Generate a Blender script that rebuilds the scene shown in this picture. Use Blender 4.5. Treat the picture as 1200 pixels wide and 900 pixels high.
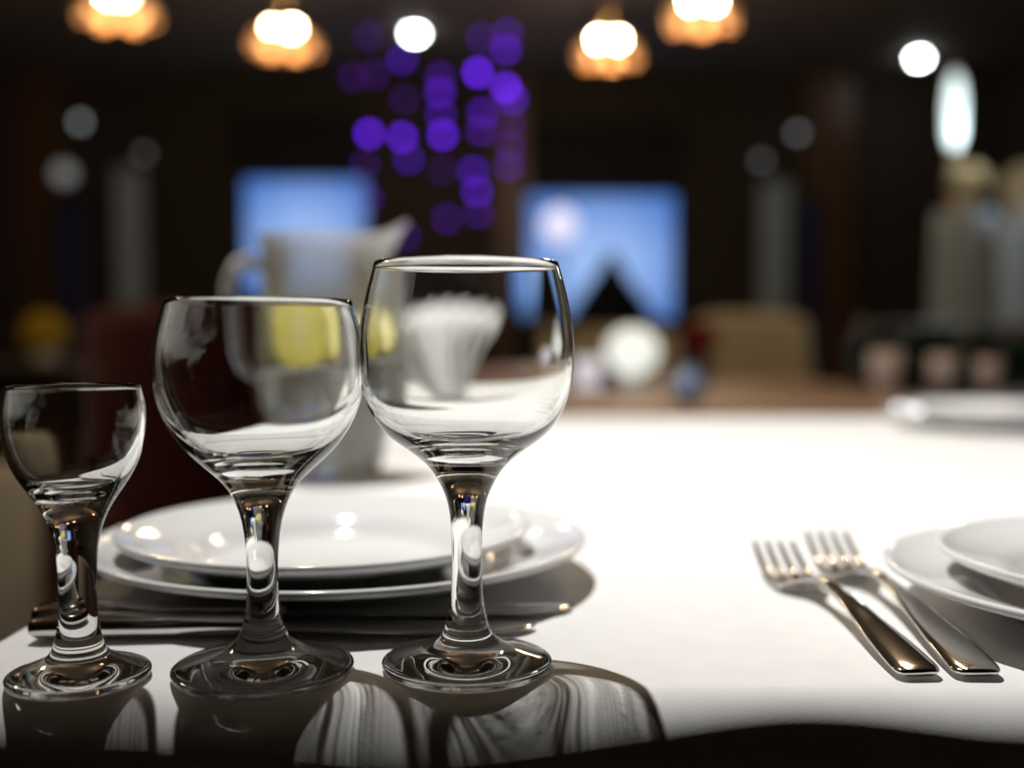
import bpy, bmesh, math, random
from mathutils import Vector, Matrix
random.seed(7)
R = math.radians
PI = math.pi
scene = bpy.context.scene
for o in list(bpy.data.objects):
    bpy.data.objects.remove(o)
COL = scene.collection

# ------------------------------------------------------------------ camera
TABLE_Z = 0.75
CAM_H = 0.126                       # lens above the table top
F_PX = 1240.0
PITCH = math.atan(60 / F_PX)
CAM = Vector((0, 0, TABLE_Z + CAM_H))
cd = bpy.data.cameras.new('camera')
cam = bpy.data.objects.new('camera', cd)
COL.objects.link(cam)
cam.location = CAM
cam.rotation_euler = (PI / 2 - PITCH, 0, 0)
cd.sensor_fit = 'HORIZONTAL'
cd.sensor_width = 36
cd.lens = 36 * F_PX / 1200
cd.clip_start = 0.02
cd.dof.use_dof = True
cd.dof.focus_distance = 0.392
cd.dof.aperture_fstop = 2.9
scene.camera = cam


def ray(px, py):
    u = (px - 600) / F_PX
    v = (py - 450) / F_PX
    c, s = math.cos(PITCH), math.sin(PITCH)
    return Vector((u, c - v * s, -s - v * c))


def on_z(px, py, z):
    d = ray(px, py)
    t = (z - CAM.z) / d.z
    return CAM + d * t


def at_y(px, py, y):
    d = ray(px, py)
    return CAM + d * (y / d.y)


# ------------------------------------------------------------------ world, lights, exposure
w = bpy.data.worlds.new('world')
scene.world = w
w.use_nodes = True
w.node_tree.nodes['Background'].inputs[0].default_value = (0.05, 0.045, 0.04, 1)
w.node_tree.nodes['Background'].inputs[1].default_value = 0.1

SPOT_POS = Vector((-0.30, 0.80, 2.36))
SPOT_AIM = Vector((0.46, 1.08, TABLE_Z))
sd = bpy.data.lights.new('ceiling_spot', 'SPOT')
sd.energy = 190
sd.color = (1.0, 0.985, 0.96)
sd.shadow_soft_size = 0.012
sd.spot_size = R(82)
sd.spot_blend = 1.0
spot = bpy.data.objects.new('ceiling_spot', sd)
COL.objects.link(spot)
spot.location = SPOT_POS
spot.rotation_euler = (SPOT_AIM - SPOT_POS).to_track_quat('-Z', 'Y').to_euler()
sd.cycles.is_caustics_light = True

vs = scene.view_settings
vs.view_transform = 'Standard'
vs.look = 'None'
vs.gamma = 1
vs.exposure = 0
vs.use_curve_mapping = False
scene.cycles.max_bounces = 20
scene.cycles.transmission_bounces = 16
scene.cycles.glossy_bounces = 8
scene.cycles.diffuse_bounces = 3
scene.cycles.transparent_max_bounces = 16
scene.cycles.use_adaptive_sampling = False
scene.cycles.sample_clamp_indirect = 4.0
scene.cycles.blur_glossy = 0.3


# ------------------------------------------------------------------ materials
def new_mat(name):
    m = bpy.data.materials.new(name)
    m.use_nodes = True
    nt = m.node_tree
    return m, nt, nt.nodes['Principled BSDF']


def pmat(name, color, rough=0.5, metal=0.0, var=0.0, scale=20.0, bump=0.0, bscale=200.0,
         coat=0.0, sheen=0.0, trans=0.0, ior=1.5, stretch=None):
    m, nt, b = new_mat(name)
    b.inputs['Base Color'].default_value = (*color, 1)
    b.inputs['Roughness'].default_value = rough
    b.inputs['Metallic'].default_value = metal
    b.inputs['IOR'].default_value = ior
    b.inputs['Coat Weight'].default_value = coat
    b.inputs['Coat Roughness'].default_value = 0.05
    b.inputs['Sheen Weight'].default_value = sheen
    b.inputs['Transmission Weight'].default_value = trans
    tc = nt.nodes.new('ShaderNodeTexCoord')
    src = tc.outputs['Object']
    if stretch:
        mp = nt.nodes.new('ShaderNodeMapping')
        mp.inputs['Scale'].default_value = stretch
        nt.links.new(src, mp.inputs['Vector'])
        src = mp.outputs['Vector']
    if var > 0:
        n = nt.nodes.new('ShaderNodeTexNoise')
        n.inputs['Scale'].default_value = scale
        n.inputs['Detail'].default_value = 4
        nt.links.new(src, n.inputs['Vector'])
        r = nt.nodes.new('ShaderNodeValToRGB')
        r.color_ramp.elements[0].position = 0.3
        r.color_ramp.elements[1].position = 0.7
        r.color_ramp.elements[0].color = (*[c * (1 - var) for c in color], 1)
        r.color_ramp.elements[1].color = (*[min(1, c * (1 + var)) for c in color], 1)
        nt.links.new(n.outputs['Fac'], r.inputs['Fac'])
        nt.links.new(r.outputs['Color'], b.inputs['Base Color'])
    if bump > 0:
        n2 = nt.nodes.new('ShaderNodeTexNoise')
        n2.inputs['Scale'].default_value = bscale
        n2.inputs['Detail'].default_value = 3
        nt.links.new(src, n2.inputs['Vector'])
        bp = nt.nodes.new('ShaderNodeBump')
        bp.inputs['Strength'].default_value = bump
        bp.inputs['Distance'].default_value = 0.001
        nt.links.new(n2.outputs['Fac'], bp.inputs['Height'])
        nt.links.new(bp.outputs['Normal'], b.inputs['Normal'])
    return m


def emat(name, color, strength):
    m, nt, b = new_mat(name)
    b.inputs['Base Color'].default_value = (*[min(1, c) for c in color], 1)
    b.inputs['Emission Color'].default_value = (*color, 1)
    b.inputs['Emission Strength'].default_value = strength
    return m


def glassmat(name, color=(1, 1, 1), rough=0.0, ior=1.5):
    m = bpy.data.materials.new(name)
    m.use_nodes = True
    nt = m.node_tree
    nt.nodes.clear()
    out = nt.nodes.new('ShaderNodeOutputMaterial')
    g = nt.nodes.new('ShaderNodeBsdfGlass')
    g.inputs['Color'].default_value = (*color, 1)
    g.inputs['Roughness'].default_value = rough
    g.inputs['IOR'].default_value = ior
    nt.links.new(g.outputs[0], out.inputs['Surface'])
    return m


def wood(name, color, var=0.35, rough=0.4, stretch=(1.5, 14, 14)):
    return pmat(name, color, rough, var=var, scale=3.0, bump=0.15, bscale=30, stretch=stretch)


M = {}
M['glass'] = glassmat('clear_glass', (0.985, 0.99, 0.985), 0, 1.5)
M['water'] = glassmat('water', (1, 1, 1), 0, 1.33)
M['jug_glass'] = glassmat('pitcher_glass', (0.95, 0.96, 0.95), 0.08, 1.45)
nt = M['jug_glass'].node_tree                     # a film of condensation on the glass
mx = nt.nodes.new('ShaderNodeMixShader')
tl = nt.nodes.new('ShaderNodeBsdfTranslucent')
tl.inputs['Color'].default_value = (0.85, 0.85, 0.83, 1)
mx.inputs[0].default_value = 0.19
nt.links.new(nt.nodes['Glass BSDF'].outputs[0], mx.inputs[1])
nt.links.new(tl.outputs[0], mx.inputs[2])
nt.links.new(mx.outputs[0], nt.nodes['Material Output'].inputs['Surface'])
M['porcelain'] = pmat('white_porcelain', (0.76, 0.76, 0.75), 0.10)
M['steel'] = pmat('polished_steel', (0.62, 0.60, 0.57), 0.09, metal=1.0, bump=0.02, bscale=60)
M['cloth'] = pmat('white_linen', (0.80, 0.79, 0.775), 0.9, var=0.03, scale=60, bump=0.10, bscale=1600, sheen=0.2)
M['dark_wood'] = wood('dark_stained_wood', (0.030, 0.018, 0.011))
M['wall_wood'] = wood('wall_panelling', (0.022, 0.014, 0.009), 0.3, 0.8, (14, 14, 1.2))
M['pilaster_wood'] = wood('pilaster_wood', (0.075, 0.035, 0.015), 0.3, 0.4, (14, 14, 1.2))
M['tan_wood'] = wood('tan_table_wood', (0.22, 0.12, 0.062), 0.25, 0.45)
M['ceiling'] = pmat('dark_ceiling_plaster', (0.13, 0.105, 0.082), 0.8, var=0.1, scale=3, bump=0.1, bscale=40)
M['floor'] = wood('dark_floor_boards', (0.05, 0.03, 0.02), 0.4, 0.35)
M['red'] = pmat('red_velvet', (0.16, 0.008, 0.010), 0.75, var=0.15, scale=15, bump=0.2, bscale=300, sheen=0.3)
M['beige'] = pmat('beige_fabric', (0.55, 0.47, 0.33), 0.85, var=0.1, scale=10, bump=0.2, bscale=300)
M['cream'] = pmat('cream_fabric', (0.78, 0.74, 0.64), 0.85, var=0.1, scale=10, bump=0.2, bscale=300)
M['greenfab'] = pmat('dark_green_leather', (0.008, 0.022, 0.018), 0.5, var=0.2, scale=8, bump=0.1, bscale=80)
M['black'] = pmat('black_fabric', (0.004, 0.004, 0.004), 0.9, bump=0.1)
M['blackmetal'] = pmat('black_metal', (0.01, 0.01, 0.01), 0.35, metal=0.8)
M['brass'] = pmat('aged_brass', (0.45, 0.28, 0.10), 0.3, metal=1.0, var=0.15)
M['grey_cloth'] = pmat('grey_curtain', (0.34, 0.42, 0.50), 0.85, var=0.08, scale=8, bump=0.2)
M['navy'] = pmat('navy_curtain', (0.02, 0.025, 0.08), 0.85, var=0.1, scale=8, bump=0.2)
M['white_petal'] = pmat('white_petal', (0.82, 0.82, 0.76), 0.7, var=0.05, scale=50)
M['cream_petal'] = pmat('cream_petal', (0.75, 0.66, 0.46), 0.7, var=0.1, scale=50)
M['yellow_petal'] = pmat('yellow_petal', (0.80, 0.62, 0.04), 0.7, var=0.15, scale=50)
M['red_petal'] = pmat('red_petal', (0.45, 0.008, 0.012), 0.7, var=0.15, scale=50)
M['purple_petal'] = pmat('purple_petal', (0.16, 0.03, 0.25), 0.7, var=0.15, scale=50)
M['leaf'] = pmat('leaf_green', (0.02, 0.06, 0.02), 0.6, var=0.3, scale=30)
M['conifer'] = pmat('dark_conifer_green', (0.004, 0.010, 0.010), 0.8, var=0.4, scale=30)
M['terracotta'] = pmat('terracotta', (0.2, 0.07, 0.03), 0.8, var=0.15)
M['vase'] = pmat('white_ceramic', (0.78, 0.76, 0.74), 0.25, coat=0.5)
M['lemon_rind'] = pmat('lemon_rind', (0.80, 0.60, 0.03), 0.5, bump=0.3, bscale=400)
M['lemon_pith'] = pmat('lemon_pith', (0.85, 0.80, 0.45), 0.6)
M['lemon_flesh'] = pmat('lemon_flesh', (0.82, 0.68, 0.08), 0.35, var=0.12, scale=120)
M['blue_glass'] = pmat('blue_ceramic', (0.20, 0.27, 0.42), 0.15, coat=0.5)
M['pink'] = pmat('blush_ceramic', (0.50, 0.38, 0.31), 0.35, coat=0.3)
M['bottle'] = pmat('dark_green_bottle', (0.006, 0.02, 0.012), 0.08, coat=0.6)
M['napkin'] = pmat('white_napkin', (0.78, 0.77, 0.75), 0.9, bump=0.2, bscale=900)

# ------------------------------------------------------------------ object helpers


def link(o):
    COL.objects.link(o)
    return o


def mesh_obj(name, bm, mat, parent=None, smooth=True):
    me = bpy.data.meshes.new(name)
    bm.normal_update()
    bm.to_mesh(me)
    bm.free()
    if smooth:
        me.polygons.foreach_set('use_smooth', [True] * len(me.polygons))
    me.materials.append(mat)
    o = bpy.data.objects.new(name, me)
    link(o)
    if parent:
        o.parent = parent
    return o


def tag(o, label, cat, group=None, kind=None):
    o['label'] = label
    o['category'] = cat
    if group:
        o['group'] = group
    if kind:
        o['kind'] = kind
    return o


def struct(o):
    o['kind'] = 'structure'
    return o


def thing(name, label, cat, loc=(0, 0, 0), rz=0, group=None):
    o = bpy.data.objects.new(name, None)
    link(o)
    o.empty_display_size = 0.05
    o.location = loc
    o.rotation_euler = (0, 0, rz)
    return tag(o, label, cat, group)


def dup(root, loc, rz=None, label=None):
    r = link(root.copy())
    r.location = loc
    if rz is not None:
        r.rotation_euler = (0, 0, rz)
    if label:
        r['label'] = label
    for ch in list(root.children):
        c = link(ch.copy())
        c.parent = r
        for g in list(ch.children):
            d = link(g.copy())
            d.parent = c
    return r


def box(bm, c, s, rot=None, bev=0.0):
    mat = Matrix.Translation(Vector(c))
    if rot:
        mat = mat @ rot.to_4x4()
    g = bmesh.ops.create_cube(bm, size=1, matrix=mat @ Matrix.Diagonal((*s, 1)))
    if bev > 0:
        es = list({e for v in g['verts'] for e in v.link_edges})
        bmesh.ops.bevel(bm, geom=es, offset=bev, segments=2, affect='EDGES', profile=0.5)
    return g


def boxo(name, c, s, mat, parent=None, bev=0.004, rot=None):
    bm = bmesh.new()
    box(bm, c, s, rot, bev)
    return mesh_obj(name, bm, mat, parent, smooth=False)


def spline(pts, n=6):
    """Catmull-Rom through points (any dimension)."""
    out = []
    P = [Vector(p) for p in pts]
    for i in range(len(P) - 1):
        p0 = P[i - 1] if i > 0 else P[i] * 2 - P[i + 1]
        p1, p2 = P[i], P[i + 1]
        p3 = P[i + 2] if i + 2 < len(P) else P[i + 1] * 2 - P[i]
        for k in range(n):
            t = k / n
            out.append(0.5 * ((2 * p1) + (p2 - p0) * t + (2 * p0 - 5 * p1 + 4 * p2 - p3) * t * t
                              + (3 * p1 - p0 - 3 * p2 + p3) * t ** 3))
    out.append(P[-1])
    return out


def lathe(bm, prof, n=64, off=(0, 0, 0)):
    """prof: list of (r, z) from the axis out and back to the axis (r==0 ends are poles)."""
    rings = []
    ox, oy, oz = off
    for r, z in [(p[0], p[1]) for p in prof]:
        if r < 1e-6:
            rings.append([bm.verts.new((ox, oy, oz + z))])
        else:
            rings.append([bm.verts.new((ox + r * math.cos(2 * PI * k / n), oy + r * math.sin(2 * PI * k / n), oz + z))
                          for k in range(n)])
    for a, b in zip(rings[:-1], rings[1:]):
        for k in range(n):
            k2 = (k + 1) % n
            if len(a) == 1 and len(b) == 1:
                continue
            if len(a) == 1:
                bm.faces.new((a[0], b[k2], b[k]))
            elif len(b) == 1:
                bm.faces.new((a[k], a[k2], b[0]))
            else:
                bm.faces.new((a[k], a[k2], b[k2], b[k]))
    bmesh.ops.recalc_face_normals(bm, faces=bm.faces)


def latheo(name, prof, mat, parent=None, n=48, off=(0, 0, 0)):
    bm = bmesh.new()
    lathe(bm, prof, n, off)
    return mesh_obj(name, bm, mat, parent)


def tube(bm, pts, rad, n=8, cap=True):
    pts = [Vector(p) for p in pts]
    rads = rad if isinstance(rad, (list, tuple)) else [rad] * len(pts)
    prev = None
    rings = []
    for i, p in enumerate(pts):
        d = (pts[min(i + 1, len(pts) - 1)] - pts[max(i - 1, 0)]).normalized()
        if prev is None:
            up = Vector((0, 0, 1)) if abs(d.z) < 0.9 else Vector((1, 0, 0))
            a = d.cross(up).normalized()
        else:
            a = (prev - d * prev.dot(d)).normalized()
        b = d.cross(a)
        prev = a
        rings.append([bm.verts.new(p + (a * math.cos(2 * PI * k / n) + b * math.sin(2 * PI * k / n)) * rads[i])
                      for k in range(n)])
    for A, B in zip(rings[:-1], rings[1:]):
        for k in range(n):
            bm.faces.new((A[k], A[(k + 1) % n], B[(k + 1) % n], B[k]))
    if cap:
        bm.faces.new(list(reversed(rings[0])))
        bm.faces.new(rings[-1])


def loft(bm, stations, n=16, power=2.5):
    """stations: (x, y, z, half_width, half_thickness) along local x, superellipse section."""
    rings = []
    for i, (x, y, z, hw, ht) in enumerate(stations):
        a = stations[max(i - 1, 0)]
        b = stations[min(i + 1, len(stations) - 1)]
        d = Vector((b[0] - a[0], b[1] - a[1], b[2] - a[2])).normalized()
        side = Vector((0, 1, 0))
        side = (side - d * side.dot(d)).normalized()
        up = d.cross(side)
        ring = []
        for k in range(n):
            t = 2 * PI * k / n
            c, s = math.cos(t), math.sin(t)
            cx = math.copysign(abs(c) ** (2 / power), c)
            sx = math.copysign(abs(s) ** (2 / power), s)
            ring.append(bm.verts.new(Vector((x, y, z)) + side * (cx * hw) + up * (sx * ht)))
        rings.append(ring)
    for A, B in zip(rings[:-1], rings[1:]):
        for k in range(n):
            bm.faces.new((A[k], A[(k + 1) % n], B[(k + 1) % n], B[k]))
    bm.faces.new(list(reversed(rings[0])))
    bm.faces.new(rings[-1])
    bmesh.ops.recalc_face_normals(bm, faces=bm.faces)


# ------------------------------------------------------------------ the room
RX, RY0, RY1, RZ = 4.4, -3.0, 9.6, 3.15


def slab(name, c, s, mat):
    return struct(boxo(name, c, s, mat, bev=0))


slab('floor', (0, (RY0 + RY1) / 2, -0.05), (2 * RX + 0.4, RY1 - RY0 + 0.4, 0.1), M['floor'])
slab('ceiling', (0, (RY0 + RY1) / 2, RZ + 0.05), (2 * RX + 0.4, RY1 - RY0 + 0.4, 0.1), M['ceiling'])
slab('wall_back', (0, RY1 + 0.1, RZ / 2), (2 * RX, 0.2, RZ), M['wall_wood'])
slab('wall_front', (0, RY0 - 0.1, RZ / 2), (2 * RX, 0.2, RZ), M['wall_wood'])
slab('wall_left', (-RX - 0.1, (RY0 + RY1) / 2, RZ / 2), (0.2, RY1 - RY0 + 0.4, RZ), M['wall_wood'])
slab('wall_right', (RX + 0.1, (RY0 + RY1) / 2, RZ / 2), (0.2, RY1 - RY0 + 0.4, RZ), M['wall_wood'])
slab('baseboard_back', (0, RY1 - 0.012, 0.08), (2 * RX, 0.024, 0.16), M['dark_wood'])
# wooden pilasters on the back wall
for i, px in enumerate((50, 600, 965)):
    X = (px - 600) / F_PX * RY1
    wd = 0.42 if px != 600 else 0.3
    o = boxo('trim_%d' % (i + 1), (X, RY1 - 0.06, RZ / 2), (wd, 0.12, RZ), M['pilaster_wood'], bev=0.01)
    struct(o)

# ------------------------------------------------------------------ our table and its cloth
TX0, TX1, TY0, TY1 = -0.222, 1.18, 0.3565, 1.60
tbl = thing('dining_table', 'long banquet table hidden under the white tablecloth', 'table',
            ((TX0 + TX1) / 2, (TY0 + TY1) / 2, 0))
cx, cy = (TX0 + TX1) / 2, (TY0 + TY1) / 2
boxo('table_top', (0, 0, TABLE_Z - 0.018), (TX1 - TX0 - 0.03, TY1 - TY0 - 0.03, 0.03), M['dark_wood'], tbl, 0.004)
for sx in (-1, 1):
    for sy in (-1, 1):
        bm = bmesh.new()
        x, y = sx * ((TX1 - TX0) / 2 - 0.10), sy * ((TY1 - TY0) / 2 - 0.10)
        tube(bm, [(x, y, 0), (x, y, 0.35), (x, y, TABLE_Z - 0.033)], [0.022, 0.028, 0.034], 12)
        mesh_obj('leg', bm, M['dark_wood'], tbl)


def make_cloth():
    bm = bmesh.new()
    hx, hy, rc = (TX1 - TX0) / 2, (TY1 - TY0) / 2, 0.03
    # perimeter samples of a rounded rectangle with outward normals
    per = []
    step = 0.006
    segs = [((-hx + rc, -hy), (hx - rc, -hy), (0, -1)), ((hx, -hy + rc), (hx, hy - rc), (1, 0)),
            ((hx - rc, hy), (-hx + rc, hy), (0, 1)), ((-hx, hy - rc), (-hx, -hy + rc), (-1, 0))]
    cen = [(hx - rc, -hy + rc, -PI / 2), (hx - rc, hy - rc, 0), (-hx + rc, hy - rc, PI / 2), (-hx + rc, -hy + rc, PI)]
    for (a, b, nn), (ccx, ccy, a0) in zip(segs, cen):
        a, b = Vector(a), Vector(b)
        n = max(2, int((b - a).length / (step if nn == (0, -1) else step * 3)))
        for k in range(n):
            per.append((a.lerp(b, k / n), Vector(nn)))
        for k in range(8):
            t = a0 + PI / 2 * k / 8
            d = Vector((math.cos(t), math.sin(t)))
            per.append((Vector((ccx, ccy)) + d * rc, d))
    N = len(per)

    def lobe(p, nn):
        """how far the rounded edge sags outward, along the edge"""
        s = p.x if abs(nn.y) > 0.5 else p.y
        wx = s + cx if abs(nn.y) > 0.5 else s
        g = lambda m, sd_: math.exp(-((wx - m) / sd_) ** 2)
        if nn.y < -0.5:
            return (0.35 + 0.9 * g(-0.035, 0.055) + 0.35 * g(-0.16, 0.05) - 0.25 * g(0.11, 0.06) + 0.1 * g(0.24, 0.08)
                    + 0.12 * math.sin(wx * 45))
        return 0.35 + 0.25 * math.sin(s * 17) + 0.15 * math.sin(s * 31 + 1)

    levels = [(0.55, 0), (0.8, 0), (0.93, 0), (None, 0)]
    rings = []
    for off, z in levels:
        rings.append([((p * off if off else p - nn * 0.022), z, nn, p) for p, nn in per])
    R0 = 0.0150
    curve = [R(a) for a in (6, 14, 24, 36, 48, 60, 72, 82, 90)]
    verts = []
    for ring in rings:
        verts.append([bm.verts.new((q.x, q.y, z))
                      for q, z, nn, p in ring])
    for a in curve:
        row = []
        for p, nn in per:
            r = R0 * (0.9 + 0.9 * lobe(p, nn))
            q = p + nn * (-0.018 + r * math.sin(a))
            row.append(bm.verts.new((q.x, q.y, -r * (1 - math.cos(a)))))
        verts.append(row)
    for dz in (0.03, 0.06, 0.10, 0.15, 0.20, 0.26):
        row = []
        for i, (p, nn) in enumerate(per):
            r = R0 * (0.9 + 0.9 * lobe(p, nn))
            s = (p.x if abs(nn.y) > 0.5 else p.y)
            fold = dz * (0.10 * math.sin(s * 40 + 0.7) + 0.06 * math.sin(s * 73 + 2)) + dz * 0.12
            q = p + nn * (-0.018 + r + fold)
            row.append(bm.verts.new((q.x, q.y, -r - dz)))
        verts.append(row)
    for A, B in zip(verts[:-1], verts[1:]):
        for k in range(N):
            k2 = (k + 1) % N
            bm.faces.new((A[k], A[k2], B[k2], B[k]))
    bm.faces.new(verts[0])
    bmesh.ops.recalc_face_normals(bm, faces=bm.faces)
    return bm


cloth = mesh_obj('tablecloth', make_cloth(), M['cloth'])
cloth.location = (cx, cy, TABLE_Z)
tag(cloth, 'white linen tablecloth covering the near table and falling over its front edge', 'tablecloth')
cloth.cycles.is_caustics_receiver = True
TZ = TABLE_Z + 0.0008               # where things stand

# ------------------------------------------------------------------ the three stemmed glasses


def relax(pts, i0, i1, it):
    """even out a polyline between two indices, ends fixed"""
    for _ in range(it):
        new = [p.copy() for p in pts]
        for i in range(i0 + 1, i1):
            new[i] = pts[i] * 0.5 + (pts[i - 1] + pts[i + 1]) * 0.25
        pts[:] = new
    return pts


def glass_bm(outer, zin, n=96):
    """outer: (r,z) mm from foot edge up to the rim; zin: height of the inner bowl floor."""
    so = spline([(r, z) for r, z in outer], 5)
    foot_end = next(i for i, p in enumerate(so) if p[1] > 12)
    relax(so, foot_end, len(so) - 1, 10)
    zr = so[-1][1]
    inner = []
    for i in range(len(so) - 1, 0, -1):
        p = so[i]
        d = (so[min(i + 1, len(so) - 1)] - so[i - 1]).normalized()
        nrm = Vector((-d[1], d[0]))                       # towards the axis
        u = min(1.3, (zr - p[1]) / (zr - zin))
        q = p + nrm * (1.15 + 0.45 * u + 1.7 * u ** 6)
        if q[1] < zin + 1.2 or q[0] < 6:
            break
        inner.append(q)
    last = inner[-1]
    c = Vector((last[0] * 0.55, zin - 0.1))
    end = Vector((0, zin))
    for k in range(1, 9):
        t = k / 8
        inner.append(last * (1 - t) ** 2 + c * (2 * t * (1 - t)) + end * t * t)
    relax(inner, 0, len(inner) - 1, 12)
    mid = (so[-1] + inner[0]) / 2 + Vector((0, 0.5))
    under = [(0, 1.6), (8, 1.5), (16, 1.1), (outer[0][0] - 5, 0.35), (outer[0][0] - 2.0, 0.0)]
    prof = [Vector(p) for p in under] + so + [mid] + inner
    prof = [(max(0, p[0]) / 1000, p[1] / 1000) for p in prof]
    prof[-1] = (0, prof[-1][1])
    bm = bmesh.new()
    lathe(bm, prof, n)
    return bm


def make_glass(px, py, outer, inner, label, kr=1.0, kz=1.0):
    outer = [(r * kr, z * kz) for r, z in outer]
    bm = glass_bm(outer, inner * kz)
    o = mesh_obj('wine_glass', bm, M['glass'])
    p = on_z(px, py, TZ)
    o.location = p
    tag(o, label, 'glass', 'stemmed glasses in a row')
    o.cycles.is_caustics_caster = True
    return o


def px_profile(ybase, s, rows):
    return [(hw / s, (ybase - y) / s) for y, hw in rows]


big_out = [(31.4, 0.7), (31.8, 1.9), (31.0, 3.4), (24, 5.6), (16.5, 8.0), (11.6, 11.0)] + \
    px_profile(786, 3.12, [(741, 26.5), (722, 22.5), (707, 19.5), (673, 17.4), (629, 17.8), (605, 19.5), (584, 23), (567, 30),
                           (547, 41), (530, 58), (513, 83), (500, 97), (480, 110.5), (455, 119.5), (430, 123.5), (405, 124.3), (375, 122.5),
                           (340, 116), (303, 106)])
big_in = 85.4
make_glass(547.5, 781, big_out, big_in, 'tallest stemmed wine glass, rightmost of the three empty glasses', 1.0, 0.975)

med_out = [(32.6, 0.7), (33.1, 2.0), (32.3, 3.5), (25, 5.8), (17, 8.4), (12.0, 11.2)] + \
    px_profile(788, 3.15, [(741, 26.5), (724, 21.5), (698, 18.4), (659, 17.5), (621, 20.5), (600, 25), (585, 30), (569, 38), (556, 49), (537, 70), (518, 89.5),
                           (485, 109.5), (453, 118.6), (421, 120.5), (389, 117), (350, 105)])
med_in = 79.6
make_glass(309, 788, med_out, med_in, 'middle-sized stemmed wine glass standing between the other two glasses', 0.995, 0.985)

sml_out = [(25.6, 0.7), (26.0, 1.9), (25.3, 3.3), (20, 5.2), (14.5, 7.4), (11.4, 9.2)] + \
    px_profile(793, 3.2, [(753, 29.5), (738, 25), (719, 22.6), (687, 21.6), (644, 23), (617, 29), (601, 35), (585, 44), (569, 56), (548, 69.5), (521, 79),
                          (489, 82.7), (470, 80.5), (453, 75.5)])
sml_in = 67.4
make_glass(93, 796, sml_out, sml_in, 'small stemmed liqueur glass at the far left, lowest of the row', 0.96, 1.0)

# ------------------------------------------------------------------ plates


def plate_prof(Rr, rim):
    """(r,z) m: underside from the axis to the lip, then the top side back to the axis"""
    under = [(0, 0.0022), (Rr * 0.50, 0.0022), (Rr * 0.535, 0.0), (Rr * 0.565, 0.0), (Rr * 0.59, 0.003), (Rr * 0.68, rim * 0.45),
             (Rr * 0.84, rim * 0.62), (Rr * 0.97, rim - 0.0042), (Rr * 0.995, rim - 0.0026), (Rr, rim - 0.001)]
    top = [(Rr * 0.994, rim), (Rr * 0.975, rim), (Rr * 0.92, rim * 0.90), (Rr * 0.84, rim * 0.80), (Rr * 0.72, rim * 0.62), (Rr * 0.66, rim * 0.42),
           (Rr * 0.60, 0.0058), (Rr * 0.5, 0.0050), (0, 0.0048)]
    return under + spline(top, 3)


def plate(x, y, z, Rr, rim, label, group):
    o = latheo('dinner_plate', plate_prof(Rr, rim), M['porcelain'], None, 96)
    o.location = (x, y, z)
    return tag(o, label, 'plate', group)


plate(-0.087, 0.541, TZ, 0.125, 0.022, 'wide white porcelain plate under a smaller plate, behind the three glasses', 'white plates')
plate(-0.092, 0.526, TZ + 0.0056, 0.101, 0.0245, 'smaller white porcelain plate stacked on the wide plate behind the glasses', 'white plates')
plate(0.288, 0.455, TZ, 0.120, 0.022, 'wide white plate beside the two forks, cut by the right picture edge', 'white plates')
plate(0.288, 0.451, TZ + 0.0056, 0.098, 0.0245, 'smaller white plate stacked on the plate beside the forks', 'white plates')
plate(0.635, 1.41, TZ, 0.130, 0.022, 'wide white plate at the far edge of the table on the right', 'white plates')
plate(0.635, 1.41, TZ + 0.0056, 0.098, 0.0245, 'smaller white plate stacked at the far right edge of the table', 'white plates')

# ------------------------------------------------------------------ cutlery


def place_along(root, a, b):
    """root's local x axis runs from a (handle end) to b."""
    d = b - a
    root.location = (a.x, a.y, TZ)
    root.rotation_euler = (0, 0, math.atan2(d.y, d.x))


def fork(L, a, b, label, hwid=0.0088, hhead=0.0125):
    t = thing('dinner_fork', label, 'fork', group='forks side by side')
    ctrl = [(0.0, 0.0024, 0.70 * hwid), (0.012, 0.0026, 0.93 * hwid), (0.04, 0.0034, hwid), (0.14, 0.0056, 0.92 * hwid), (0.28, 0.0085, 0.68 * hwid), (0.42, 0.0112, 0.44 * hwid),
            (0.54, 0.0120, 0.32 * hwid), (0.62, 0.0105, 0.34 * hwid), (0.66, 0.0086, 0.0042)]
    st = [(p[0] * L, 0, p[1], p[2], 0.0014 + 0.0004 * (p[0] > 0.3)) for p in spline(ctrl, 4)]
    bm = bmesh.new()
    loft(bm, st, 16, 3.2)
    mesh_obj('handle', bm, M['steel'], t)
    ctrl = [(0.655, 0.0089, 0.0039), (0.68, 0.0074, 0.0066), (0.71, 0.0050, 0.0104), (0.74, 0.0034, hhead * 0.97), (0.78, 0.0024, hhead), (0.805, 0.0023, hhead * 0.99)]
    st = [(p[0] * L, 0, p[1], p[2], 0.00115) for p in spline(ctrl, 4)]
    bm = bmesh.new()
    loft(bm, st, 20, 3.0)
    mesh_obj('head', bm, M['steel'], t)
    tw = hhead * 2 / 4 * 0.62
    for k in range(4):
        y0 = (-1.5 + k) * (hhead * 2 - tw) / 3
        ctrl = [(0.795, 0.0023, tw / 2), (0.85, 0.0036, tw / 2), (0.91, 0.0072, tw / 2 * 0.9), (0.97, 0.0125, tw / 2 * 0.75), (0.997, 0.0155, tw / 2 * 0.45)]
        st = [(p[0] * L, y0 * (1 - 0.06 * (p[0] - 0.79) / 0.2), p[1], p[2], 0.0011) for p in spline(ctrl, 4)]
        bm = bmesh.new()
        loft(bm, st, 10, 2.6)
        mesh_obj('tine', bm, M['steel'], t)
    place_along(t, a, b)
    return t


fork(0.178, Vector((0.1475, 0.377)), Vector((0.138, 0.548)), 'shorter steel fork, left of the two forks on the white tablecloth')
fork(0.205, Vector((0.1690, 0.377)), Vector((0.1735, 0.580)), 'longer steel fork, right of the two forks and nearer the plate', 0.0092, 0.0130)


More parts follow.
